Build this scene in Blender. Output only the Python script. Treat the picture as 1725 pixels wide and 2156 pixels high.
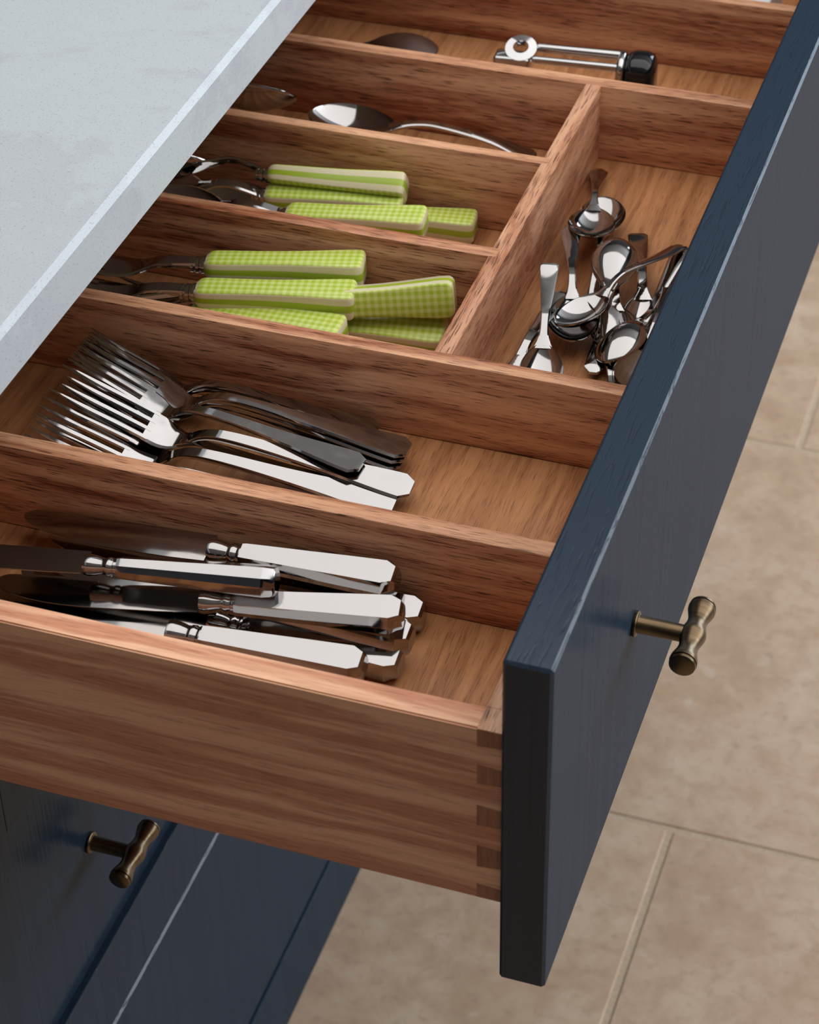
import bpy, bmesh, math, random
from mathutils import Vector, Matrix
PI = math.pi
for o in list(bpy.data.objects): bpy.data.objects.remove(o, do_unlink=True)
S = bpy.context.scene
C = S.collection
FZ = 0.823                       # drawer coordinates are measured from the drawer front's top corner, this far above the floor

# ------------------------------------------------------------------ camera, light, exposure
cam = bpy.data.objects.new('camera', bpy.data.cameras.new('camera')); C.objects.link(cam); S.camera = cam
cam.data.sensor_fit = 'HORIZONTAL'; cam.data.sensor_width = 36.0; cam.data.lens = 4831.04 / 1725 * 36
cam.data.clip_start = 0.02
cam.matrix_world = Matrix(((0.946811, -0.189915, 0.259773, 0.196657),
                           (0.321305, 0.602339, -0.730720, -0.661936),
                           (-0.017697, 0.775319, 0.631322, 0.641198 + FZ), (0, 0, 0, 1)))
cam.data.dof.use_dof = True; cam.data.dof.focus_distance = 1.19; cam.data.dof.aperture_fstop = 22.0

w = bpy.data.worlds.new('world'); S.world = w; w.use_nodes = True
w.node_tree.nodes['Background'].inputs[0].default_value = (0.62, 0.72, 0.85, 1)
w.node_tree.nodes['Background'].inputs[1].default_value = 0.35

def area(name, loc, target, sx, sy, power, col):
    l = bpy.data.lights.new(name, 'AREA'); l.shape = 'RECTANGLE'; l.size = sx; l.size_y = sy
    l.energy = power; l.color = col
    o = bpy.data.objects.new(name, l); C.objects.link(o)
    o.location = (loc[0], loc[1], loc[2] + FZ)
    o.rotation_euler = (Vector(target) - Vector(loc)).to_track_quat('-Z', 'Y').to_euler()
    return o
# assumed unseen area lamps: an overhead panel below the solid ceiling and two windows
area('assumed_overhead_light', (0.50, 0.58, 1.66), (0.50, 0.58, 0), 4.6, 2.2, 48, (1.0, 0.98, 0.965))  # assumed overhead source, sized for the bright reflections in the silver
area('assumed_window_light', (2.62, 1.75, 0.85), (0.0, 1.75, 0.85), 3.2, 1.3, 62, (0.90, 0.95, 1.0))  # assumed window on the right, lights the faces turned that way
area('assumed_back_window_light', (1.60, 3.42, 0.55), (1.60, 0.0, 0.55), 2.0, 1.3, 46, (0.78, 0.89, 1.0))  # assumed back window, placed so the drawer front's top bevel catches a bright line
S.view_settings.view_transform = 'Standard'; S.view_settings.look = 'None'
S.view_settings.gamma = 1.0; S.view_settings.use_curve_mapping = False
S.view_settings.exposure = 0.10

# ------------------------------------------------------------------ node helpers
def lin(r, g, b):
    f = lambda c: (c / 255 / 12.92) if c / 255 <= 0.04045 else ((c / 255 + 0.055) / 1.055) ** 2.4
    return (f(r), f(g), f(b), 1)

class Mat:
    def __init__(s, name):
        s.m = bpy.data.materials.new(name); s.m.use_nodes = True
        s.t = s.m.node_tree; s.n = s.t.nodes; s.b = s.n['Principled BSDF']
        s.out = s.n['Material Output']
    def node(s, typ, **kw):
        n = s.n.new(typ)
        for k, v in kw.items():
            if k in n.bl_rna.properties: setattr(n, k, v)
            else: n.inputs[k].default_value = v
        return n
    def link(s, a, b): s.t.links.new(a, b)
    def coord(s, kind='Object', scale=(1, 1, 1), rot=(0, 0, 0), loc=(0, 0, 0)):
        if kind == 'World':
            src = s.node('ShaderNodeNewGeometry').outputs['Position']
        else:
            src = s.node('ShaderNodeTexCoord').outputs[kind]
        mp = s.node('ShaderNodeMapping'); s.link(src, mp.inputs[0])
        mp.inputs['Scale'].default_value = scale; mp.inputs['Rotation'].default_value = rot; mp.inputs['Location'].default_value = loc
        return mp.outputs[0]
    def noise(s, vec, scale=1.0, detail=2.0, rough=0.5, dist=0.0):
        n = s.node('ShaderNodeTexNoise', noise_dimensions='3D'); s.link(vec, n.inputs['Vector'])
        n.inputs['Scale'].default_value = scale; n.inputs['Detail'].default_value = detail
        n.inputs['Roughness'].default_value = rough; n.inputs['Distortion'].default_value = dist
        return n.outputs['Fac']
    def ramp(s, fac, stops, interp='LINEAR'):
        r = s.node('ShaderNodeValToRGB'); s.link(fac, r.inputs[0]); cr = r.color_ramp; cr.interpolation = interp
        while len(cr.elements) < len(stops): cr.elements.new(0.5)
        for e, (p, c) in zip(cr.elements, stops):
            e.position = p; e.color = c if len(c) == 4 else (*c, 1)
        return r.outputs[0]
    def mix(s, fac, a, b, blend='MIX'):
        n = s.node('ShaderNodeMix', data_type='RGBA', blend_type=blend)
        for sock, v in ((n.inputs[0], fac), (n.inputs[6], a), (n.inputs[7], b)):
            if isinstance(v, (int, float)): sock.default_value = v
            elif isinstance(v, tuple): sock.default_value = v
            else: s.link(v, sock)
        return n.outputs[2]
    def math(s, op, a, b=0.0, c=None, clamp=False):
        n = s.node('ShaderNodeMath', operation=op, use_clamp=clamp)
        for i, v in enumerate((a, b, c)):
            if v is None: continue
            if isinstance(v, (int, float)): n.inputs[i].default_value = v
            else: s.link(v, n.inputs[i])
        return n.outputs[0]
    def set(s, **kw):
        for k, v in kw.items():
            k = {'color': 'Base Color', 'rough': 'Roughness', 'metal': 'Metallic', 'spec': 'Specular IOR Level', 'coat': 'Coat Weight', 'coat_rough': 'Coat Roughness'}.get(k, k)
            if isinstance(v, (int, float, tuple)): s.b.inputs[k].default_value = v
            else: s.link(v, s.b.inputs[k])
        return s
    def bump(s, h, strength=0.2, dist=0.001):
        n = s.node('ShaderNodeBump'); n.inputs['Strength'].default_value = strength; n.inputs['Distance'].default_value = dist
        s.link(h, n.inputs['Height']); s.link(n.outputs[0], s.b.inputs['Normal'])

B4 = lambda v: (v, v, v, 1)
def oak(name, axis, light, dark, pore, seed=0.0, band=70.0, pores=1.0, rough=0.42, wave=0.5, lo=0.34, hi=0.62, warp_amt=2.6):
    """Oak board: growth bands, fibres and short open pores, all drawn out along the grain axis."""
    m = Mat(name)
    along = {'X': 0, 'Y': 1, 'Z': 2}[axis]
    def sc(l, c):
        v = [c, c, c]; v[along] = l; return tuple(v)
    L = (seed * 1.7, seed * 2.3, seed * 0.9)
    warp = m.noise(m.coord(scale=sc(7, 26), loc=L), detail=2.0, dist=wave)
    vb = m.coord(scale=sc(band * 0.035, band), loc=L)
    nv = m.node('ShaderNodeVectorMath', operation='MULTIPLY_ADD')
    cw = m.node('ShaderNodeCombineXYZ')
    for i in range(3):
        if i != along: m.link(warp, cw.inputs[i])
    m.link(cw.outputs[0], nv.inputs[0]); nv.inputs[1].default_value = (warp_amt,) * 3; m.link(vb, nv.inputs[2])
    bands = m.noise(nv.outputs[0], detail=2.5, rough=0.55)
    fib = m.noise(m.coord(scale=sc(18, 900), loc=L), detail=2.0)
    pr = m.noise(m.coord(scale=sc(75, 2400), loc=L), detail=1.0, rough=0.4)
    base = m.ramp(bands, [(lo, dark), ((lo + hi) / 2, tuple((a + b) / 2 for a, b in zip(light, dark))), (hi, light)])
    base = m.mix(m.math('MULTIPLY', m.ramp(fib, [(0.35, B4(0)), (0.75, B4(1))]), 0.28), base, dark)
    dens = m.math('SUBTRACT', 0.645, m.math('MULTIPLY', m.ramp(bands, [(0.35, B4(1)), (0.65, B4(0))]), 0.11))
    pm = m.math('MULTIPLY', m.math('SUBTRACT', pr, dens), 14.0, clamp=True)
    pm = m.math('MULTIPLY', pm, 0.85 * pores)
    m.set(color=m.mix(pm, base, pore), rough=rough, spec=0.35)
    m.bump(m.math('SUBTRACT', m.math('MULTIPLY', fib, 0.25), pm), 0.35, 0.0003)
    return m.m

OL, OD, OP = lin(232, 180, 140), lin(158, 92, 60), lin(74, 36, 22)
M = {}
M['oak_x'] = oak('oak_grain_along_x', 'X', OL, OD, OP, 1.0, band=105, warp_amt=2.0, lo=0.30, hi=0.66)
M['oak_x2'] = oak('oak_grain_along_x_calm', 'X', lin(242, 190, 154), lin(206, 140, 106), OP, 5.0, band=120, pores=0.35, wave=0.4, lo=0.42, hi=0.57, warp_amt=1.2)
M['oak_y'] = oak('oak_grain_along_y', 'Y', lin(240, 190, 154), lin(178, 116, 82), OP, 3.0, band=60, wave=1.2)
M['oak_front'] = oak('oak_front_grain_along_y', 'Y', lin(232, 188, 152), lin(190, 136, 104), OP, 8.0)
M['oak_floor'] = oak('oak_veneer_base', 'Y', lin(188, 134, 90), lin(158, 106, 68), lin(100, 60, 36), 4.0, band=150, pores=0.6, rough=0.38)
M['oak_end'] = oak('oak_end_grain', 'Z', lin(172, 116, 86), lin(136, 86, 62), lin(80, 46, 32), 6.0, band=140, pores=0.3)

def navy(name):
    m = Mat(name)
    z1 = m.noise(m.coord(scale=(700, 420, 9)), detail=2.0, dist=0.3)
    z2 = m.noise(m.coord(scale=(160, 130, 3)), detail=2.0, dist=0.6)
    y1 = m.noise(m.coord(scale=(520, 40, 520)), detail=2.0, dist=1.0)
    g = m.node('ShaderNodeNewGeometry'); sx = m.node('ShaderNodeSeparateXYZ'); m.link(g.outputs['True Normal'], sx.inputs[0])
    up = m.math('GREATER_THAN', sx.outputs[2], 0.6)
    hz = m.math('ADD', m.math('MULTIPLY', m.ramp(z1, [(0.35, B4(0)), (0.6, B4(1))]), 0.6), m.math('MULTIPLY', m.ramp(z2, [(0.4, B4(0)), (0.55, B4(1))]), 0.7))
    hy = m.math('MULTIPLY', m.ramp(y1, [(0.56, B4(1)), (0.66, B4(0))]), 1.0)
    h = m.mix(up, hz, hy)
    # satin paint: a matt colour coat under a thin sheen that grows only a little at grazing angles
    bp = m.node('ShaderNodeBump'); bp.inputs['Strength'].default_value = 0.30; bp.inputs['Distance'].default_value = 0.0004; m.link(h, bp.inputs['Height'])
    df = m.node('ShaderNodeBsdfDiffuse'); m.link(m.mix(m.math('MULTIPLY', h, 0.35), lin(33, 46, 60), lin(42, 58, 74)), df.inputs['Color']); m.link(bp.outputs[0], df.inputs['Normal'])
    gl = m.node('ShaderNodeBsdfGlossy'); gl.inputs['Roughness'].default_value = 0.20; gl.inputs['Color'].default_value = (1, 1, 1, 1); m.link(bp.outputs[0], gl.inputs['Normal'])
    lw = m.node('ShaderNodeLayerWeight'); lw.inputs['Blend'].default_value = 0.5
    fac = m.math('MULTIPLY_ADD', m.math('POWER', lw.outputs['Facing'], 3.0), 0.10, 0.034)
    mx = m.node('ShaderNodeMixShader'); m.link(fac, mx.inputs[0]); m.link(df.outputs[0], mx.inputs[1]); m.link(gl.outputs[0], mx.inputs[2])
    m.link(mx.outputs[0], m.out.inputs[0]); m.n.remove(m.b)
    return m.m
M['navy'] = navy('navy_painted_oak')

def quartz():
    m = Mat('pale_grey_quartz')
    big = m.noise(m.coord(scale=(5, 5, 5)), detail=8.0, rough=0.72, dist=0.5)
    fine = m.noise(m.coord(scale=(900, 900, 900)), detail=1.0)
    mid = m.noise(m.coord(scale=(34, 34, 34), loc=(3, 1, 2)), detail=5.0, rough=0.7)
    col = m.mix(m.ramp(big, [(0.50, B4(0)), (0.535, B4(0.55)), (0.62, B4(0.3))]), lin(186, 194, 198), lin(175, 178, 186))
    col = m.mix(m.math('MULTIPLY', m.ramp(mid, [(0.4, B4(0)), (0.7, B4(1))]), 0.25), col, lin(181, 188, 192))
    col = m.mix(m.math('MULTIPLY', m.ramp(fine, [(0.30, B4(1)), (0.36, B4(0))]), 0.5), col, lin(130, 134, 140))
    m.set(color=col, rough=0.42, spec=0.4)
    return m.m
M['quartz'] = quartz()

def travertine():
    m = Mat('travertine_tile')
    v = m.coord('World')
    a = m.noise(v, 9.0, 6.0, 0.6, 0.6); b = m.noise(v, 34.0, 5.0, 0.65, 0.4); c = m.noise(v, 80.0, 3.0, 0.6)
    col = m.ramp(a, [(0.3, lin(172, 147, 122)), (0.5, lin(184, 160, 136)), (0.72, lin(194, 174, 152))])
    col = m.mix(m.math('MULTIPLY', m.ramp(b, [(0.36, B4(1)), (0.56, B4(0))]), 0.40), col, lin(156, 127, 104))
    col = m.mix(m.math('MULTIPLY', m.ramp(b, [(0.60, B4(0)), (0.72, B4(1))]), 0.40), col, lin(204, 190, 177))
    col = m.mix(m.math('MULTIPLY', m.ramp(c, [(0.32, B4(1)), (0.45, B4(0))]), 0.3), col, lin(144, 120, 100))
    m.set(color=col, rough=0.5, spec=0.35)
    return m.m
M['tile'] = travertine()

def simple(name, col, rough=0.5, metal=0.0, spec=0.5, nscale=None, namp=0.1, dark=None, coat=0.0):
    m = Mat(name)
    m.set(rough=rough, metal=metal, spec=spec, coat=coat)
    if nscale:
        n = m.noise(m.coord(scale=(nscale,) * 3), detail=4.0)
        m.set(color=m.mix(m.ramp(n, [(0.3, B4(0)), (0.7, B4(1))]), dark or tuple(c * (1 - namp) for c in col[:3]) + (1,), col))
    else: m.set(color=col)
    return m
M['grout'] = simple('sandy_grout', lin(184, 165, 140), 0.9, nscale=300, namp=0.2).m
M['wall'] = simple('slate_grey_wall_paint', lin(96, 98, 104), 0.85, nscale=30, namp=0.04).m
M['wall_deep'] = simple('deep_blue_grey_wall_paint', lin(62, 68, 78), 0.85, nscale=30, namp=0.04).m
M['ceiling'] = simple('white_ceiling_paint', lin(216, 216, 216), 0.9, nscale=30, namp=0.03).m
M['white'] = simple('white_painted_joinery', lin(225, 226, 228), 0.5, nscale=40, namp=0.04).m
M['card'] = simple('white_card', lin(222, 226, 232), 0.6, nscale=120, namp=0.05).m
M['carcass'] = simple('oak_carcass', lin(150, 104, 74), 0.6, nscale=60, namp=0.25).m
M['black'] = simple('glossy_black_plastic', lin(16, 18, 24), 0.10, nscale=50, namp=0.2).m
def steel(name, col, r, smudge=0.10):
    m = Mat(name)
    n = m.noise(m.coord(scale=(90, 90, 90)), detail=5.0, rough=0.65)
    wv = m.noise(m.coord(scale=(38, 60, 60)), detail=1.0)
    m.bump(wv, 0.10, 0.002)
    m.set(color=col, metal=1.0, rough=m.math('ADD', r, m.math('MULTIPLY', m.ramp(n, [(0.45, B4(0)), (0.8, B4(1))]), smudge)))
    return m.m
M['silver'] = steel('polished_silver_plate', (0.385, 0.375, 0.37, 1), 0.06, 0.12)
M['blade'] = steel('satin_steel_blade', (0.36, 0.34, 0.325, 1), 0.10, 0.05)
M['steel'] = steel('polished_steel', (0.48, 0.475, 0.475, 1), 0.05, 0.07)
def brass():
    m = Mat('antique_brass')
    n = m.noise(m.coord(scale=(60, 900, 60)), detail=3.0)
    m.set(color=m.mix(m.ramp(n, [(0.3, B4(0)), (0.7, B4(1))]), lin(88, 74, 58), lin(118, 100, 76)), metal=1.0, rough=0.33)
    return m.m
M['brass'] = brass()

def gingham(name='green_gingham_grip'):
    m = Mat(name)
    sx = m.node('ShaderNodeSeparateXYZ'); m.link(m.node('ShaderNodeTexCoord').outputs['Object'], sx.inputs[0])
    def stripe(o):
        s_ = m.math('SINE', m.math('MULTIPLY', o, 2 * PI / 0.0042))
        return m.math('MULTIPLY_ADD', s_, 1.6, 0.5, clamp=True)
    chk = m.math('MULTIPLY', m.math('ADD', stripe(sx.outputs[0]), stripe(sx.outputs[1])), 0.5)
    top = m.ramp(chk, [(0.0, lin(208, 217, 132)), (0.5, lin(189, 206, 96)), (1.0, lin(168, 192, 60))])
    az = m.math('ABSOLUTE', sx.outputs[2])
    th = m.math('MULTIPLY_ADD', m.math('SUBTRACT', sx.outputs[0], 0.106), 0.0024 / 0.092, 0.0056)
    az = m.math('DIVIDE', az, th)
    lay = m.ramp(az, [(0.0, lin(160, 184, 52)), (0.27, lin(160, 184, 52)), (0.32, lin(216, 208, 170)), (0.68, lin(216, 208, 170)), (0.70, lin(216, 208, 170))])
    m.set(color=m.mix(m.math('GREATER_THAN', az, 0.87), lay, top), rough=0.22, spec=0.5)
    return m.m
M['gingham'] = gingham()
M['dark_brown'] = simple('dark_brown_spoon', lin(74, 46, 32), 0.5, nscale=90, namp=0.3).m
M['ferrule'] = steel('ferrule_steel', (0.5, 0.48, 0.46, 1), 0.12)

# ------------------------------------------------------------------ object helpers
def mesh(name, bm, mat, smooth=None):
    bmesh.ops.recalc_face_normals(bm, faces=bm.faces[:])
    me = bpy.data.meshes.new(name); bm.to_mesh(me); bm.free()
    me.materials.append(mat)
    if smooth:
        me.polygons.foreach_set('use_smooth', [True] * len(me.polygons)); me.set_sharp_from_angle(angle=math.radians(smooth))
    return me
def obj(name, bm, mat, parent=None, smooth=None, loc=None):
    me = bm if isinstance(bm, bpy.types.Mesh) else mesh(name, bm, mat, smooth)
    o = bpy.data.objects.new(name, me); C.objects.link(o)
    if parent: o.parent = parent
    if loc: o.location = loc
    return o
def tag(o, label=None, cat=None, group=None, kind=None):
    if label: o['label'] = label
    if cat: o['category'] = cat
    if group: o['group'] = group
    if kind: o['kind'] = kind
    return o
def empty(name, loc=(0, 0, 0)):
    o = bpy.data.objects.new(name, None); C.objects.link(o); o.location = loc; o.empty_display_size = 0.02
    return o
def copy_tree(o, parent=None):
    c = o.copy(); C.objects.link(c)
    if parent: c.parent = parent
    for ch in list(o.children): copy_tree(ch, c)
    return c
def box(x0, x1, y0, y1, z0, z1, bev=0.0, seg=2, bm=None):
    b = bmesh.new()
    bmesh.ops.create_cube(b, size=1.0)
    for v in b.verts:
        v.co = Vector(((x0 + x1) / 2 + v.co.x * (x1 - x0), (y0 + y1) / 2 + v.co.y * (y1 - y0), (z0 + z1) / 2 + v.co.z * (z1 - z0)))
    if bev: bmesh.ops.bevel(b, geom=b.edges[:], offset=bev, segments=seg, affect='EDGES', profile=0.5, clamp_overlap=True)
    if bm is None: return b
    me = bpy.data.meshes.new('t'); b.to_mesh(me); b.free(); bm.from_mesh(me); bpy.data.meshes.remove(me)
    return bm
def loft(stations, bm=None, cap=True):
    b = bm or bmesh.new(); rings = [[b.verts.new(p) for p in s] for s in stations]; n = len(rings[0])
    for r0, r1 in zip(rings, rings[1:]):
        for i in range(n): b.faces.new((r0[i], r0[(i + 1) % n], r1[(i + 1) % n], r1[i]))
    if cap: b.faces.new(rings[0]); b.faces.new(list(reversed(rings[-1])))
    return b
def lathe(profile, axis='X', n=24, origin=(0, 0, 0), bm=None):
    o = Vector(origin); st = []
    for a, r in profile:
        ring = []
        for i in range(n):
            t = 2 * PI * i / n; u, v = r * math.cos(t), r * math.sin(t)
            ring.append(o + Vector({'X': (a, u, v), 'Y': (u, a, v), 'Z': (u, v, a)}[axis]))
        st.append(ring)
    return loft(st, bm)
def prism(poly, d0, d1, plane='XZ'):
    """A polygon extruded along the third axis."""
    f = {'XZ': lambda p, d: (p[0], d, p[1]), 'XY': lambda p, d: (p[0], p[1], d), 'YZ': lambda p, d: (d, p[0], p[1])}[plane]
    return loft([[f(p, d0) for p in poly], [f(p, d1) for p in poly]])
def interp(tab, x):
    if x <= tab[0][0]: return tab[0][1]
    for (a, va), (b_, vb) in zip(tab, tab[1:]):
        if x <= b_:
            t = (x - a) / (b_ - a); return va + (vb - va) * t
    return tab[-1][1]
def smoothtab(tab, x):
    """Catmull-Rom through a table."""
    xs = [p[0] for p in tab]; ys = [p[1] for p in tab]
    if x <= xs[0]: return ys[0]
    if x >= xs[-1]: return ys[-1]
    i = max(j for j in range(len(xs) - 1) if xs[j] <= x)
    h = xs[i + 1] - xs[i]; t = (x - xs[i]) / h
    def sl(j):
        if j == 0: return (ys[1] - ys[0]) / (xs[1] - xs[0])
        if j == len(xs) - 1: return (ys[-1] - ys[-2]) / (xs[-1] - xs[-2])
        return (ys[j + 1] - ys[j - 1]) / (xs[j + 1] - xs[j - 1])
    m0, m1 = sl(i) * h, sl(i + 1) * h
    return (2 * t**3 - 3 * t**2 + 1) * ys[i] + (t**3 - 2 * t**2 + t) * m0 + (-2 * t**3 + 3 * t**2) * ys[i + 1] + (t**3 - t**2) * m1

# ------------------------------------------------------------------ the room
TOP = -FZ                                      # tile tops (z of the floor in drawer coordinates)
def struct(name, bm, mat, **k):
    o = obj(name, bm, mat, **k); o['kind'] = 'structure'; o.location = (0, 0, FZ); return o
floor = struct('floor', box(-3.2, 2.8, -2.8, 3.6, TOP - 0.05, TOP - 0.0012), M['grout'])
P_, J_ = 0.5612, 0.0052
tile_me = {}
for r in range(-6, 6):
    y0 = 0.6915 + P_ * r
    sh = -0.052 if r % 2 else -0.052 + P_ / 2
    for c in range(-6, 6):
        x0 = sh + P_ * c
        xa, xb, ya, yb = max(x0 + J_ / 2, -3.2), min(x0 + P_ - J_ / 2, 2.8), max(y0 + J_ / 2, -2.8), min(y0 + P_ - J_ / 2, 3.6)
        if xb - xa < 0.05 or yb - ya < 0.05: continue
        key = (round(xb - xa, 4), round(yb - ya, 4))
        if key not in tile_me:
            tile_me[key] = mesh('tile', box(-key[0] / 2, key[0] / 2, -key[1] / 2, key[1] / 2, -0.012, 0, 0.0016, 1), M['tile'])
        o = obj('tile', tile_me[key], None, floor); o.location = ((xa + xb) / 2, (ya + yb) / 2, TOP)
CE = 1.70
struct('ceiling', box(-3.2, 2.8, -2.8, 3.6, CE, CE + 0.1), M['ceiling'])
struct('wall_left', box(-3.3, -3.2, -2.8, 3.6, TOP, CE), M['wall_deep'])
struct('wall_front', box(-3.2, 2.8, -2.9, -2.8, TOP, CE), M['wall'])
struct('wall_right', box(2.8, 2.9, -2.8, 3.6, TOP, CE), M['wall'])
struct('wall_back', box(-3.2, 2.8, 3.6, 3.7, TOP, CE), M['wall'])
def window(name, cx, cy, cz, wdt, hgt, axis):
    fr = bmesh.new()
    for i in range(3):
        t = -wdt / 2 + wdt * i / 2
        for a in ((t - 0.03, t + 0.03),):
            b = (a[0], a[1], -0.04, 0.04, -hgt / 2, hgt / 2); box(*b, bm=fr)
    for t in (-hgt / 2, hgt / 2): box(-wdt / 2 - 0.03, wdt / 2 + 0.03, -0.045, 0.045, t - 0.03, t + 0.03, bm=fr)
    if axis == 'Y': bmesh.ops.rotate(fr, cent=(0, 0, 0), matrix=Matrix.Rotation(PI / 2, 3, 'Z'), verts=fr.verts[:])
    o = struct(name, fr, M['white']); o.location = (cx, cy, cz + FZ)
window('assumed_window_1', 2.74, 1.75, 0.85, 3.24, 1.34, 'Y')  # unseen window frame, assumed behind the right-hand lamp
window('assumed_window_2', 1.60, 3.54, 0.55, 2.04, 1.34, 'X')  # unseen window frame, assumed behind the back lamp

# ------------------------------------------------------------------ worktop
ov = prism([(-0.93, 0.0053), (-0.277, 0.0053), (-0.277, 0.0312), (-0.2802, 0.0342), (-0.93, 0.0342)], -0.03, 0.935)
wt = obj('worktop', ov, M['quartz']); wt.location = (0, 0, FZ)
tag(wt, 'pale grey stone worktop slab with a chamfered front edge above the open drawer', 'worktop')

# ------------------------------------------------------------------ antique brass knob
def knob_mesh():
    b = lathe([(0, 0.0062), (0.0006, 0.0066), (0.0016, 0.0066), (0.0022, 0.0060), (0.0024, 0.0047), (0.003, 0.0045), (0.029, 0.0043)], 'X', 24)
    return mesh('stem', b, M['brass'], 40)
def bar_mesh():
    h = 0.0226
    prof = [(-h, 0.0058), (-h + 0.0004, 0.0064), (-h + 0.0016, 0.0066), (-h + 0.0018, 0.0062), (-h + 0.0024, 0.0062), (-h + 0.0026, 0.0068), (-h + 0.0045, 0.0067)]
    mid = [(-0.0155, 0.0060), (-0.0115, 0.0050), (-0.0080, 0.0049), (-0.0045, 0.0056), (-0.0018, 0.0063), (0, 0.0065)]
    half = prof + mid
    full = half + [(-a, r) for a, r in reversed(half[:-1])]
    fine = []
    for i in range(len(full) - 1):
        for k in range(4 if abs(full[i][0]) < 0.019 else 1):
            x = full[i][0] + (full[i + 1][0] - full[i][0]) * k / 4
            fine.append((x, smoothtab(full, x) if abs(x) < 0.018 else interp(full, x)))
    fine.append(full[-1])
    return mesh('bar', lathe(fine, 'Y', 28, (0.029, 0, 0)), M['brass'], 40)
STEM, BAR = knob_mesh(), bar_mesh()

# ------------------------------------------------------------------ base cabinet with two closed drawers
XF, XP = -0.2914, -0.2962                      # frame face and recessed panel face of the closed fronts
cab = empty('base_cabinet', (0, 0, 0))
tag(cab, 'dark navy painted base cabinet under the stone worktop', 'cabinet')
def cp(name, bm, mat, parent=cab, **k):
    o = obj(name, bm, mat, parent, **k); o.location = (0, 0, FZ if parent is cab else 0); return o
W0, W1 = 0.0, 0.905
cp('side_panel', box(-0.91, -0.316, W0 - 0.019, W0 - 0.001, TOP + 0.0, 0.005, 0.001), M['navy'])
cp('side_panel', box(-0.91, -0.316, W1 + 0.001, W1 + 0.019, TOP + 0.0, 0.005, 0.001), M['navy'])
cp('back_panel', box(-0.909, -0.895, W0, W1, TOP + 0.08, 0.005), M['carcass'])
cp('base_panel', box(-0.894, -0.316, W0, W1, TOP + 0.082, TOP + 0.1), M['carcass'])
cp('drawer_rail', box(-0.40, -0.316, W0, W1, -0.222, -0.204), M['carcass'])
d2 = cp('drawer_front', box(-0.3135, XP, W0 + 0.058, W1 - 0.058, -0.452, -0.255), M['navy'])
ZT, ZB = -0.2030, -0.5110
cp('stile', box(-0.3135, XF, W0, W0 + 0.060, ZB, ZT, 0.0008), M['navy'], d2)
cp('stile', box(-0.3135, XF, W1 - 0.060, W1, ZB, ZT, 0.0008), M['navy'], d2)
cp('rail', box(-0.3135, XF, W0 + 0.060, W1 - 0.060, -0.2595, ZT, 0.0008), M['navy'], d2)
cp('rail', box(-0.3135, XF, W0 + 0.060, W1 - 0.060, ZB, -0.4477, 0.0008), M['navy'], d2)
kb = obj('knob', STEM, None, d2, loc=(XP, 0.1484, -0.3600)); kb['label'] = 'aged brass T-bar knob'
bm_ = bmesh.new(); bm_.from_mesh(STEM); bm_.from_mesh(BAR)
kb.data = mesh('knob', bm_, M['brass'], 40)
cp('drawer_front', box(-0.3135, XF, W0, W1, -0.7400, -0.5135, 0.0016, 1), M['navy'])
cp('plinth', box(-0.3135, XF + 0.0004, W0, W1, TOP, -0.7465, 0.0008), M['navy'])

# ------------------------------------------------------------------ the open drawer
dr = empty('cutlery_drawer', (0, 0, FZ))
tag(dr, 'oak cutlery drawer pulled wide open, with a dark navy painted front', 'drawer')
def dp(name, bm, mat, **k): return obj(name, bm, mat, dr, **k)
T_, H_ = 0.022, 0.2005
fr = dp('drawer_front', box(0, T_, 0, 0.905, -H_, 0, 0.0014, 1), M['navy']); fr['label'] = 'dark navy painted drawer front'
S0, S1, TB, ZS, ZBT = 0.0033, 0.0173, 0.0117, -0.0449, -0.1515
XB = -0.50                                     # back of the drawer box
ZFL, ZD = -0.112, -0.060
Y2 = 0.8885
pins = [(-0.0460, -0.0556, -0.0456, -0.0541), (-0.0664, -0.0783, -0.0674, -0.0774), (-0.0916, -0.1045, -0.0926, -0.1034), (-0.1172, -0.1312, -0.1180, -0.1297), (-0.1425, ZBT, -0.1436, ZBT)]
pins[0] = (ZS - 0.0007, -0.0556, ZS - 0.0007, -0.0541)
def side_poly():
    # tails of the side board reach to x = 0 between the pins of the front board
    p = [(XB, ZBT), (XB, ZS), (-TB, ZS)]
    for a, b, c, d in pins:
        p += [(-TB, a), (-0.0002, c), (-0.0002, d), (-TB, b)]
    q = [(XB, ZS), (-TB, ZS)]
    for i, (a, b, c, d) in enumerate(pins):
        if i: q += [(-TB, a), ]
        q += [(-TB, b)]
        if i < len(pins) - 1:
            n = pins[i + 1]; q += [(-0.0002, d), (-0.0002, n[2])]
    q += [(XB, ZBT)]
    r = [q[0]]
    for t in q[1:]:
        if t != r[-1]: r.append(t)
    return r
for y0, y1 in ((S0, S1), (Y2, Y2 + 0.014)):
    b = prism(side_poly(), y0, y1)
    bmesh.ops.bevel(b, geom=[e for e in b.edges if all(abs(v.co.z - ZS) < 1e-6 for v in e.verts) and abs(e.verts[0].co.x - e.verts[1].co.x) > 0.1], offset=0.0008, segments=2, affect='EDGES')
    dp('side_board', b, M['oak_x2'])
    for a, b_, c, d in pins:
        o = dp('dovetail_pin', prism([(-TB, a), (-0.0001, c), (-0.0001, d), (-TB, b_)], y0 - (0.0001 if y0 < 0.1 else -0.0002), y1 + (0.0001 if y0 > 0.1 else -0.0002)), M['oak_end'])
        o['label'] = 'darker end-grain dovetail pin'
bf = box(-TB, -0.0003, S1 - 0.0001, Y2 + 0.0001, ZBT, ZS - 0.0002, 0.0004, 1)
box(-TB, -0.0003, S0, S1 - 0.0001, ZS - 0.0007, ZS - 0.0002, bm=bf); box(-TB, -0.0003, Y2 + 0.0001, Y2 + 0.014, ZS - 0.0007, ZS - 0.0002, bm=bf)
dp('box_front', bf, M['oak_front'])
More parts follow.
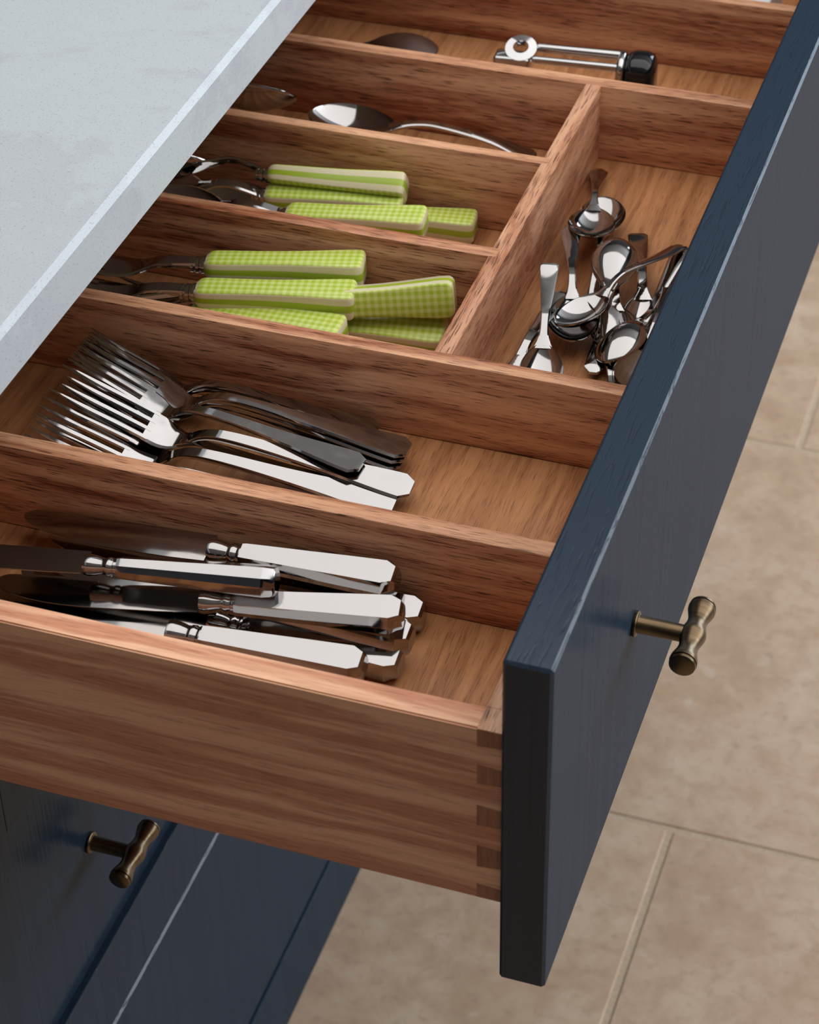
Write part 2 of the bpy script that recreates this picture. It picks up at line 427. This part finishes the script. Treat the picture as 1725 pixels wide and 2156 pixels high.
dp('box_back', box(XB, XB + 0.013, S1 + 0.0001, Y2 - 0.0001, ZBT, ZS - 0.0004, 0.0006, 1), M['oak_front'])
dp('base_panel', box(XB + 0.0132, -TB - 0.0002, S1 + 0.0002, Y2 - 0.0002, ZFL - 0.008, ZFL), M['oak_floor'])
LX0, LX1 = -0.12305, -0.11303
def divider(y0, y1, xe):
    return dp('divider', box(XB + 0.0135, xe, y0, y1, ZFL + 0.0002, ZD, 0.0009, 2), M['oak_x'], smooth=40)
divider(0.1380, 0.1490, -TB - 0.0003)
divider(0.2725, 0.2823, -TB - 0.0003)
divider(0.3780, 0.3878, LX0 + 0.0048)
divider(0.4835, 0.4916, LX0 + 0.0048)
divider(0.5850, 0.5957, -TB - 0.0003)
divider(0.7185, 0.7276, -TB - 0.0003)
o = dp('divider', box(LX0, LX1, 0.2823 - 0.0015, 0.5850 + 0.0015, ZFL + 0.0002, ZD - 0.00012, 0.0009, 2), M['oak_y'], smooth=40)
o['label'] = 'cross divider running the other way to the rest'
kn = obj('knob', STEM, None, dr, loc=(T_, 0.1484, -0.1002)); kn['label'] = 'aged brass T-bar knob'
obj('bar', BAR, None, kn)

# ------------------------------------------------------------------ cutlery builders (local: tip at x = 0, handle end at x = L, face up +z)
def octo(x, z, wd, th, tilt=0.0, cw=0.36, ch=0.22, y=0.0):
    """Flat bar section with chamfered edges at (x, z), normal to the spine."""
    hw, ht = wd / 2, th / 2
    pts = [(hw, -ht * 2 * ch), (hw, ht * 2 * ch), (wd * cw, ht), (-wd * cw, ht), (-hw, ht * 2 * ch), (-hw, -ht * 2 * ch), (-wd * cw, -ht), (wd * cw, -ht)]
    ca, sa = math.cos(tilt), math.sin(tilt)
    return [(x - q * sa, y + p, z + q * ca) for p, q in pts]
def strip(xs, zf, wf, tf, **k):
    st = []
    for x in xs:
        e = 0.0006; tl = math.atan2(zf(x + e) - zf(x - e), 2 * e)
        st.append(octo(x, zf(x), wf(x), tf(x), tl, **k))
    return st
frange = lambda a, b, n: [a + (b - a) * i / (n - 1) for i in range(n)]

def build_knife():
    root = empty('table_knife')
    L, B = 0.203, 0.107
    # blade: straight back, edge swept up to a round tip
    st = []
    for i in range(25):
        t = i / 24; x = (t ** 1.6) * (B - 0.002)
        top = 0.0092 - 0.0042 * max(0, 1 - x / 0.008) ** 2
        low = 0.0048 - 0.0150 * math.sqrt(max(0.0, 1 - max(0, 1 - x / 0.056) ** 2.0))
        if i == 0: top, low = 0.0054, 0.0044
        if x > 0.09: low = -0.0100 + (x - 0.09) * 0.06
        cz = -0.0009 * math.cos((x / B) * PI)     # slight sweep along the blade
        zt = 0.0011 * min(1, 0.3 + x / 0.05)
        st.append([(x, top, cz + zt * 0.8), (x, (top + low) * 0.55, cz + zt), (x, low, cz + 0.00025), (x, low, cz - 0.00025), (x, (top + low) * 0.55, cz - zt), (x, top, cz - zt * 0.8)])
    obj('blade', loft(st), M['blade'], root, smooth=50)
    # bolster: turned collar between blade and handle
    prof = [(B - 0.003, 0.0035), (B - 0.0025, 0.0062), (B, 0.0068), (B + 0.004, 0.0060), (B + 0.0065, 0.0052), (B + 0.0085, 0.0052), (B + 0.0092, 0.0058), (B + 0.0112, 0.0059), (B + 0.0118, 0.0054), (B + 0.0128, 0.0054), (B + 0.0132, 0.0059), (B + 0.0150, 0.0060)]
    bl = lathe(prof, 'X', 20)
    for v in bl.verts: v.co.z *= 0.82
    obj('bolster', bl, M['silver'], root, smooth=45)
    # hollow handle: long faceted taper, clipped corners at the end
    hs = []
    for x, wd, h in ((B + 0.0148, 0.0118, 0.0096), (B + 0.017, 0.0126, 0.0102), (B + 0.03, 0.0138, 0.0112), (B + 0.05, 0.0156, 0.0124), (B + 0.07, 0.0176, 0.0138), (L - 0.0060, 0.0194, 0.0148), (L - 0.0012, 0.0126, 0.0138), (L, 0.0106, 0.0092)):
        hw, hh = wd / 2, h / 2
        hs.append([(x, p, q) for p, q in ((hw, -hh * 0.30), (hw, hh * 0.30), (hw * 0.66, hh), (-hw * 0.66, hh), (-hw, hh * 0.30), (-hw, -hh * 0.30), (-hw * 0.66, -hh), (hw * 0.66, -hh))])
    hb = loft(hs)
    bmesh.ops.bevel(hb, geom=[e for e in hb.edges if e.calc_face_angle(0) > 0.35], offset=0.00035, segments=2, affect='EDGES', clamp_overlap=True)
    obj('handle', hb, M['silver'], root, smooth=24)
    root['L'] = L; root['zt'] = 0.0; root['ze'] = 0.0
    return root

def fork_profile(kind):
    if kind == 'silver':
        return [(0, 0.0280), (0.010, 0.0235), (0.022, 0.0185), (0.036, 0.0132), (0.048, 0.0085), (0.057, 0.0045), (0.064, 0.0026), (0.070, 0.0044), (0.077, 0.0092), (0.085, 0.0122), (0.095, 0.0128), (0.115, 0.0120), (0.150, 0.0094), (0.198, 0.0060)]
    return [(0, 0.0140), (0.012, 0.0092), (0.028, 0.0035), (0.046, -0.0016), (0.060, -0.0032), (0.068, -0.0020), (0.078, 0.0010), (0.092, 0.0016), (0.110, 0.0)]
def build_fork_head(root, tab, mat, x_end, wtab, ttab, name):
    zf = lambda x: smoothtab(tab, x)
    wf = lambda x: interp(wtab, x) if x > 0.187 else smoothtab(wtab, x)
    tf = lambda x: smoothtab(ttab, x)
    xs = frange(0.0475, 0.100, 20) + (frange(0.104, x_end, 16) if x_end < 0.15 else frange(0.104, 0.188, 14) + [0.1905, 0.1925, 0.1950, 0.1975, 0.198])
    obj(name, loft(strip(xs, zf, wf, tf, cw=0.435, ch=0.10)), mat, root, smooth=26)
    tl = 0.050
    for k in range(4):
        c = (k - 1.5)
        st = []
        for i in range(15):
            t = i / 14; x = 0.0002 + t * tl
            y = c * (0.00635 + 0.0003 * (1 - t))
            wd = 0.0007 + 0.0031 * min(1, t / 0.34) ** 0.75
            th = 0.0009 + 0.0013 * min(1, t / 0.5)
            e = 0.0006; tlt = math.atan2(zf(x + e) - zf(max(0, x - e)), 2 * e if x > e else e + x)
            st.append(octo(x, zf(x), wd, th, tlt, cw=0.30, ch=0.12, y=y))
        obj('tine', loft(st), mat, root, smooth=32)
def build_fork():
    root = empty('dinner_fork')
    wt_ = [(0.0475, 0.0232), (0.053, 0.0232), (0.058, 0.0214), (0.063, 0.0166), (0.068, 0.0112), (0.073, 0.0080), (0.080, 0.0070), (0.095, 0.0070), (0.125, 0.0088), (0.155, 0.0128), (0.180, 0.0182), (0.1880, 0.0196), (0.1925, 0.0200), (0.1975, 0.0118), (0.198, 0.0106)]
    tt = [(0.0475, 0.0020), (0.07, 0.0022), (0.085, 0.0030), (0.10, 0.0036), (0.13, 0.0030), (0.17, 0.0026), (0.1975, 0.0024), (0.198, 0.0020)]
    build_fork_head(root, fork_profile('silver'), M['silver'], 0.198, wt_, tt, 'handle')
    root['L'] = 0.198; root['zt'] = 0.0280; root['ze'] = 0.0060
    return root

def build_grip(root, L):
    """Layered plastic handle: gingham faces, cream and green edges, waisted and square-ended."""
    G = 0.092; x0 = L - G
    wt_ = [(0, 0.0120), (0.0022, 0.0155), (0.006, 0.0168), (0.03, 0.0160), (0.05, 0.0164), (0.072, 0.0192), (0.086, 0.0212), (0.0895, 0.0205), (0.0915, 0.0180), (0.092, 0.0150)]
    st = []
    for u in (0, 0.0008, 0.0022, 0.004, 0.006, 0.014, 0.022, 0.03, 0.04, 0.05, 0.06, 0.068, 0.076, 0.083, 0.0875, 0.0895, 0.0908, 0.0916, 0.092):
        hw = interp(wt_, u) / 2 if u < 0.007 or u > 0.085 else smoothtab(wt_, u) / 2
        f = 0.0056 + 0.0024 * u / G - (0.0016 * max(0, 1 - u / 0.003) + 0.0014 * max(0, (u - 0.0905) / 0.0015))
        c = 0.0016
        st.append([(x0 + u, p, q) for p, q in ((hw, -f + c), (hw, 0), (hw, f - c), (hw - 0.0005, f - 0.0005), (hw - c, f), (0, f + 0.0001), (-hw + c, f), (-hw + 0.0005, f - 0.0005), (-hw, f - c), (-hw, 0), (-hw, -f + c), (-hw + 0.0005, -f + 0.0005), (-hw + c, -f), (0, -f - 0.0001), (hw - c, -f), (hw - 0.0005, -f + 0.0005))])
    obj('grip', loft(st), M['gingham'], root, smooth=50)
    f = lathe([(x0 - 0.0090, 0.0040), (x0 - 0.0085, 0.0050), (x0 - 0.0068, 0.0052), (x0 - 0.0064, 0.0046), (x0 - 0.0056, 0.0046), (x0 - 0.0052, 0.0056), (x0 - 0.0034, 0.0057), (x0 - 0.0030, 0.0050), (x0 - 0.0022, 0.0050), (x0 - 0.0018, 0.0060), (x0 + 0.0006, 0.0060)], 'X', 20)
    for v in f.verts: v.co.z *= 0.85
    obj('ferrule', f, M['ferrule'], root, smooth=45)
def build_green_fork():
    root = empty('green_handled_fork'); L = 0.198
    wt_ = [(0.0475, 0.0232), (0.054, 0.0230), (0.062, 0.0196), (0.070, 0.0134), (0.077, 0.0102), (0.090, 0.0095), (0.100, 0.0092)]
    tt = [(0.0475, 0.0020), (0.07, 0.0022), (0.085, 0.0030), (0.10, 0.0040)]
    build_fork_head(root, fork_profile('green'), M['steel'], L - 0.091, wt_, tt, 'head')
    build_grip(root, L)
    root['L'] = L; root['zt'] = 0.0; root['ze'] = 0.0
    return root

def bowl_bm(LB, WB, DP, z0=0.0, th=0.0011, nu=26, nv=14):
    """Egg-shaped spoon bowl, tip at x = 0, rim at z0, hollow below."""
    b = bmesh.new(); top, bot = [], []
    for i in range(nu + 1):
        u = 0.5 - 0.5 * math.cos(PI * i / nu); x = u * LB
        wv = WB / 2 * max(0.03, math.sin(PI * u ** 0.86) ** 0.62 if 0 < u < 1 else 0.03)
        rt, rb = [], []
        for j in range(nv + 1):
            v = -math.cos(PI * j / nv); y = v * wv
            r2 = min(1.0, (2 * u - 1) ** 2 * (1 - 0.0) + v * v * (1 - (2 * u - 1) ** 2))
            z = z0 - DP * (1 - r2) ** 0.85
            rt.append(b.verts.new((x, y, z + th / 2))); rb.append(b.verts.new((x, y, z - th / 2)))
        top.append(rt); bot.append(rb)
    for i in range(nu):
        for j in range(nv):
            b.faces.new((top[i][j], top[i + 1][j], top[i + 1][j + 1], top[i][j + 1]))
            b.faces.new((bot[i][j], bot[i][j + 1], bot[i + 1][j + 1], bot[i + 1][j]))
        b.faces.new((top[i][0], bot[i][0], bot[i + 1][0], top[i + 1][0]))
        b.faces.new((top[i][nv], top[i + 1][nv], bot[i + 1][nv], bot[i][nv]))
    for i in (0, nu):
        for j in range(nv):
            f = (top[i][j], top[i][j + 1], bot[i][j + 1], bot[i][j])
            b.faces.new(f if i == 0 else f[::-1])
    return b
def build_teaspoon(kind, L=0.115, k=1.0):
    root = empty('teaspoon')
    LB, WB = 0.043 * k, 0.029 * k
    obj('bowl', bowl_bm(LB, WB, 0.0075 * k, 0.0075 * k), M['silver'], root, smooth=60)
    zt = [(LB - 0.004 * k, 0.0062 * k), (LB, 0.0078 * k), (LB + 0.008 * k, 0.0100 * k), (LB + 0.018 * k, 0.0108 * k), (L - 0.035, 0.0075 * k), (L - 0.012, 0.0030 * k), (L, 0.0018)]
    if kind == 'round':
        wt_ = [(LB - 0.004 * k, 0.0110 * k), (LB, 0.0074 * k), (LB + 0.007 * k, 0.0048 * k), (LB + 0.02 * k, 0.0046 * k), (L - 0.03, 0.0080 * k), (L - 0.008, 0.0116 * k), (L - 0.003, 0.0108 * k), (L, 0.0050 * k)]
    elif kind == 'square':
        wt_ = [(LB - 0.004 * k, 0.0130 * k), (LB, 0.0090 * k), (LB + 0.007 * k, 0.0060 * k), (LB + 0.02 * k, 0.0058 * k), (L - 0.03, 0.0086 * k), (L - 0.004, 0.0122 * k), (L - 0.0008, 0.0120 * k), (L, 0.0100 * k)]
    else:
        wt_ = [(LB - 0.004 * k, 0.0110 * k), (LB, 0.0072 * k), (LB + 0.007 * k, 0.0046 * k), (LB + 0.02 * k, 0.0046 * k), (L - 0.03, 0.0078 * k), (L - 0.0055, 0.0120 * k), (L - 0.0050, 0.0118 * k), (L, 0.0060 * k)]
    st = strip(frange(LB - 0.004 * k, LB + 0.02 * k, 14) + frange(LB + 0.024 * k, L - 0.007, 10) + frange(L - 0.006, L, 7), lambda x: smoothtab(zt, x), lambda x: (interp(wt_, x) if x > L - 0.008 else smoothtab(wt_, x)), lambda x: 0.0021 * k)
    obj('handle', loft(st), M['silver'], root, smooth=32)
    root['L'] = L; root['zt'] = 0.0075 * k; root['ze'] = 0.0018
    return root
def build_green_spoon():
    root = empty('green_handled_spoon'); L = 0.198; LB = 0.066
    obj('bowl', bowl_bm(LB, 0.042, 0.010, 0.004), M['steel'], root, smooth=60)
    zt = [(LB - 0.005, 0.0028), (LB, 0.0045), (LB + 0.010, 0.0080), (LB + 0.020, 0.0075), (L - 0.0915, 0.0005)]
    wt_ = [(LB - 0.005, 0.016), (LB, 0.0110), (LB + 0.008, 0.0075), (L - 0.0915, 0.0088)]
    obj('stem', loft(strip(frange(LB - 0.005, L - 0.0915, 18), lambda x: smoothtab(zt, x), lambda x: smoothtab(wt_, x), lambda x: 0.003)), M['steel'], root, smooth=32)
    build_grip(root, L)
    root['L'] = L; root['zt'] = 0.0; root['ze'] = 0.0
    return root

def place(root, P, Q, roll=0.0, scale=1.0):
    """Lay a piece with its handle end at P, its tip towards Q, turned by roll degrees about its length."""
    P, Q = Vector(P), Vector(Q)
    L, zt, ze = root['L'], root['zt'], root['ze']
    def frame(e1, up):
        e1 = e1.normalized(); s_ = up.cross(e1).normalized(); return Matrix((e1, s_, e1.cross(s_))).transposed()
    loc_f = frame(Vector((0 - L, 0, zt - ze)), Vector((0, 0, 1)))
    e = (Q - P).normalized()
    up = Matrix.Rotation(math.radians(roll), 3, e) @ Vector((0, 0, 1))
    R = frame(e, up) @ loc_f.transposed()
    loc = P - R @ (Vector((L, 0, ze)) * scale)
    root.matrix_world = Matrix.Translation(loc + Vector((0, 0, FZ))) @ R.to_4x4() @ Matrix.Scale(scale, 4)
    for k in ('L', 'zt', 'ze'):
        pass
def lay(kind, proto, group, rows, cat):
    first = True
    for (P, Q, roll, scale, label, *tw) in rows:
        o = proto if first else copy_tree(proto); first = False
        place(o, P, Q, roll, scale)
        tag(o, label, cat, group)
        for c in o.children:                    # twist added so handles reflect brighter or darker than their blades
            if tw and c.name.startswith(('handle', 'bolster')): c.rotation_euler.x = math.radians(tw[0])
knife = build_knife()
lay('table_knife', knife, 'table knives in the nearest compartment', [
    ((-0.0901, 0.1255, -0.084), (-0.2917, 0.1248, -0.094), -3, 1, 'silver table knife lying against the divider, its whole blade and handle in view', 16),
    ((-0.0767, 0.1247, -0.103), (-0.1467, 0.1246, -0.103), 0, 1, 'silver table knife with only its handle end poking out furthest right of the knives'),
    ((-0.0762, 0.0889, -0.1026), (-0.1743, 0.0903, -0.1016), -3, 1, 'silver table knife at the bottom of the pile, collar showing beside the nearest knife'),
    ((-0.0739, 0.0986, -0.0945), (-0.1485, 0.0985, -0.094), 2, 1, 'silver table knife with a dark handle directly under the brightest one'),
    ((-0.0862, 0.0667, -0.0875), (-0.1853, 0.0643, -0.09), -4, 1, 'silver table knife nearest the drawer side, its blade half hidden by the oak edge', 12),
    ((-0.0779, 0.0987, -0.08), (-0.1758, 0.0826, -0.083), -3, 1, 'silver table knife in the middle of the pile with the brightest handle', 14),
    ((-0.1386, 0.0919, -0.0695), (-0.2244, 0.0814, -0.073), 6, 0.97, 'silver table knife lying furthest left on top of the pile', -28),
], 'knife')
fork = build_fork()
lay('dinner_fork', fork, 'dinner forks heaped in the second compartment', [
    ((-0.1483, 0.2615, -0.104), (-0.3106, 0.2539, -0.072), 4, 0.85, 'steel fork lying topmost against the rear divider, handle dark with wood reflection'),
    ((-0.1492, 0.2622, -0.107), (-0.3124, 0.2546, -0.075), 4, 0.85, 'steel fork nested directly under the rearmost fork'),
    ((-0.124, 0.2419, -0.0975), (-0.31, 0.2441, -0.07), 0, 0.96, 'steel fork on top of the neat nested stack with clipped handle ends'),
    ((-0.1256, 0.2423, -0.102), (-0.3131, 0.248, -0.0755), 0, 0.965, 'steel fork second from the top of the neat nested stack'),
    ((-0.1273, 0.2418, -0.1065), (-0.3163, 0.251, -0.081), 0, 0.965, 'steel fork at the bottom of the neat nested stack'),
    ((-0.1417, 0.218, -0.094), (-0.3095, 0.2321, -0.07), -2, 0.87, 'shorter steel fork lying across the heap, handle ending before the nested stack'),
    ((-0.1139, 0.2164, -0.102), (-0.3039, 0.2107, -0.07), -6, 0.98, 'steel fork with the broad bright handle reaching furthest right in the heap'),
    ((-0.1359, 0.2094, -0.107), (-0.3121, 0.2129, -0.078), 0, 0.9, 'thin-edged steel fork under the one with the broad bright handle'),
    ((-0.1191, 0.2034, -0.104), (-0.312, 0.1976, -0.076), -8, 0.99, 'steel fork whose white clipped handle end touches the near divider'),
    ((-0.1432, 0.1898, -0.106), (-0.3139, 0.1852, -0.082), -6, 0.87, 'steel fork nearest the near divider, its handle end hidden by the oak edge'),
], 'fork')
gfork = build_green_fork()
lay('green_handled_fork', gfork, 'green gingham handled forks', [
    ((-0.193, 0.3673, -0.076), (-0.2812, 0.3484, -0.078), 3, 1, 'fork with a green gingham handle lying furthest back, close to the rear divider'),
    ((-0.1899, 0.3437, -0.081), (-0.2793, 0.3256, -0.082), 0, 1, 'fork with a green gingham handle on top, nearest the viewer in full view'),
    ((-0.1356, 0.3567, -0.076), (-0.2186, 0.3362, -0.0845), -74, 1, 'fork with its green gingham handle tipped on edge, furthest right of its compartment'),
    ((-0.1386, 0.3499, -0.1005), (-0.2349, 0.3401, -0.102), -14, 1, 'fork with a green gingham handle lying flat at the bottom by the cross divider'),
    ((-0.1896, 0.3202, -0.09), (-0.2836, 0.3232, -0.093), -2, 1, 'fork with a green handle mostly hidden by the near oak edge, only its corner showing'),
], 'fork')
gspoon = build_green_spoon()
lay('green_handled_spoon', gspoon, 'green gingham handled spoons', [
    ((-0.2028, 0.4695, -0.083), (-0.2846, 0.4595, -0.083), 50, 0.93, 'spoon with its green handle turned on edge, striped side up, along the rear divider'),
    ((-0.2032, 0.4648, -0.092), (-0.2852, 0.45, -0.092), -6, 0.93, 'spoon with a green gingham handle lying just in front of the striped-edge one'),
    ((-0.1771, 0.4297, -0.08), (-0.2569, 0.4212, -0.084), -4, 0.93, 'spoon with a green gingham handle partly hidden behind the near oak edge'),
    ((-0.1594, 0.4711, -0.1035), (-0.2423, 0.4615, -0.1035), 0, 0.93, 'spoon with a green gingham handle at the bottom, reaching furthest right'),
], 'spoon')
tsr = build_teaspoon('round')
lay('teaspoon', tsr, 'teaspoons scattered in the side compartment', [
    ((-0.0998, 0.4703, -0.092), (-0.0691, 0.3648, -0.096), 0, 0.98, 'teaspoon bowl up just right of the leftmost one, handle pointing to the back'),
    ((-0.0684, 0.4116, -0.108), (-0.0907, 0.5137, -0.098), 0, 0.95, 'teaspoon with its bowl pointing to the back, half covered by another bowl'),
    ((-0.0323, 0.466, -0.09), (-0.0717, 0.3784, -0.09), 15, 0.95, 'teaspoon slanting right, its bowl seen edge-on at the centre of the heap'),
    ((-0.0303, 0.4677, -0.092), (-0.0456, 0.3607, -0.1), 200, 1, 'teaspoon face down nearest the navy drawer front, large bright bowl back'),
    ((-0.029, 0.4496, -0.098), (-0.028, 0.3616, -0.104), 0, 1, 'teaspoon mostly hidden behind the navy front edge, bright handle end showing'),
], 'teaspoon')
tss = build_teaspoon('square',0.113)
lay('teaspoon', tss, 'teaspoons scattered in the side compartment', [
    ((-0.0949, 0.407, -0.078), (-0.0766, 0.3264, -0.1), 0, 0.86, 'pale square-ended teaspoon leaning in the left front corner, bowl to the near divider'),
    ((-0.0874, 0.4081, -0.097), (-0.0935, 0.3302, -0.103), 0, 1, 'teaspoon under the leftmost one, curving towards the cross divider'),
    ((-0.0644, 0.4947, -0.1055), (-0.0292, 0.3772, -0.1035), 0, 1, 'teaspoon with a bright square handle end lying flat behind the heap'),
], 'teaspoon')
tsp = build_teaspoon('clipped')
lay('teaspoon', tsp, 'teaspoons scattered in the side compartment', [
    ((-0.0528, 0.3499, -0.1065), (-0.0656, 0.447, -0.086), 180, 0.94, 'teaspoon lying face down, rounded back of bowl up in the middle of the heap'),
    ((-0.1072, 0.565, -0.108), (-0.0804, 0.437, -0.084), 0, 0.97, 'teaspoon furthest back, dark handle to the rear and bowl resting on another bowl'),
    ((-0.074, 0.4804, -0.104), (-0.0498, 0.3872, -0.103), 0, 1, 'teaspoon under the face-down one, only its small rounded handle end showing'),
    ((-0.0573, 0.3985, -0.094), (-0.0363, 0.3289, -0.101), 180, 1, 'dull teaspoon face down, its neck ending at the near divider below the heap'),
], 'teaspoon')
server = build_teaspoon('round', 0.165, 1.50)
lay('serving_spoon', server, 'serving spoons behind the green handles', [
    ((-0.1497, 0.5688, -0.1084), (-0.2949, 0.545, -0.088), 0, 0.9, 'small serving spoon with an arched handle behind the green handles'),
    ((-0.478, 0.545, -0.092), (-0.297, 0.551, -0.08), -42, 1.05, 'big serving spoon half under the worktop edge'),
], 'spoon')
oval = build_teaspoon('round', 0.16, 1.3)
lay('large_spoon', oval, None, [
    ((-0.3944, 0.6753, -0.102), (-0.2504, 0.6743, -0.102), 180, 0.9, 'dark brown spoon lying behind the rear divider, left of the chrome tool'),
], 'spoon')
for c in oval.children: c.data.materials[0] = M['dark_brown']  # mottled dark brown replaces the silver on the oval spoon
server.name = 'serving_spoon'; oval.name = 'large_spoon'

for o in bpy.data.objects:
    for k in ('L', 'zt', 'ze'):
        if k in o.keys(): del o[k]

# ------------------------------------------------------------------ chrome kitchen tool with black end, far compartment
tool = empty('kitchen_tool', (-0.150, 0.648, -0.1115 + FZ)); tool.rotation_euler = (0, 0, 0.08)
tag(tool, 'chrome kitchen tool with an eyelet, two slim arms and a glossy black end', 'kitchen tool')
ring = bmesh.new()
N = 32
def ring_pts(r, sx): return [(r * math.cos(2 * PI * i / N) * sx, r * math.sin(2 * PI * i / N)) for i in range(N)]
o_, i_ = ring_pts(0.0105, 1.0), ring_pts(0.0052, 1.0)
rv = []
for pts, zs in ((i_, (0.0335, 0.0385)), (o_, (0.0335, 0.0375))):
    for z in zs: rv.append([ring.verts.new((p[0] - 0.033, p[1] * 0.90 - (z - 0.0355) * 0.42, z + p[1] * 0.42)) for p in pts])
for a, b in ((0, 1), (1, 3), (3, 2), (2, 0)):
    for i in range(N): ring.faces.new((rv[a][i], rv[a][(i + 1) % N], rv[b][(i + 1) % N], rv[b][i]))
obj('eyelet', ring, M['steel'], tool, smooth=50)
obj('hinge_block', box(-0.050, -0.026, -0.010, 0.004, 0.014, 0.0338, 0.002, 2), M['steel'], tool, smooth=50)
def arm(y, z, r=0.0024):
    b = lathe([(-0.024, r * 0.7), (-0.022, r), (0.030, r * 1.15), (0.034, r)], 'X', 16, (0, y, z)); return b
obj('arm', arm(0.0065, 0.0350, 0.0030), M['steel'], tool, smooth=50)
obj('arm', arm(-0.0065, 0.0330), M['steel'], tool, smooth=50)
obj('lower_arm', box(-0.030, 0.030, -0.004, 0.004, 0.004, 0.010, 0.0015, 2), M['steel'], tool, smooth=50)
def lozenge(x0, x1, ry, rz, zc, inset):
    st = []
    for x, f in ((x0, 0.80), (x0 + inset * 0.3, 0.93), (x0 + inset, 1.0), (x1 - inset, 1.0), (x1 - inset * 0.3, 0.93), (x1, 0.80)):
        st.append([(x, ry * f * math.copysign(abs(math.cos(t)) ** 0.7, math.cos(t)), zc + rz * f * math.copysign(abs(math.sin(t)) ** 0.7, math.sin(t))) for t in [2 * PI * i / 28 for i in range(28)]])
    return loft(st)
o = obj('end_cap', lozenge(0.0315, 0.0375, 0.0146, 0.0200, 0.0205, 0.002), M['steel'], tool, smooth=50)
o = obj('grip', lozenge(0.0370, 0.0560, 0.0150, 0.0205, 0.0207, 0.006), M['black'], tool, smooth=50); o['label'] = 'glossy black plastic end'

# white box in the farthest compartment
wb = empty('small_box', (-0.075, 0.775, ZFL + 0.0003 + FZ))
tag(wb, 'white card box in the farthest compartment of the drawer', 'box')
obj('tray', box(-0.060, 0.034, -0.036, 0.036, 0, 0.030, 0.0015, 2), M['card'], wb)
obj('lid', box(-0.061, 0.035, -0.037, 0.037, 0.0302, 0.0390, 0.0015, 2), M['card'], wb)
cab.location = (0, 0, 0)
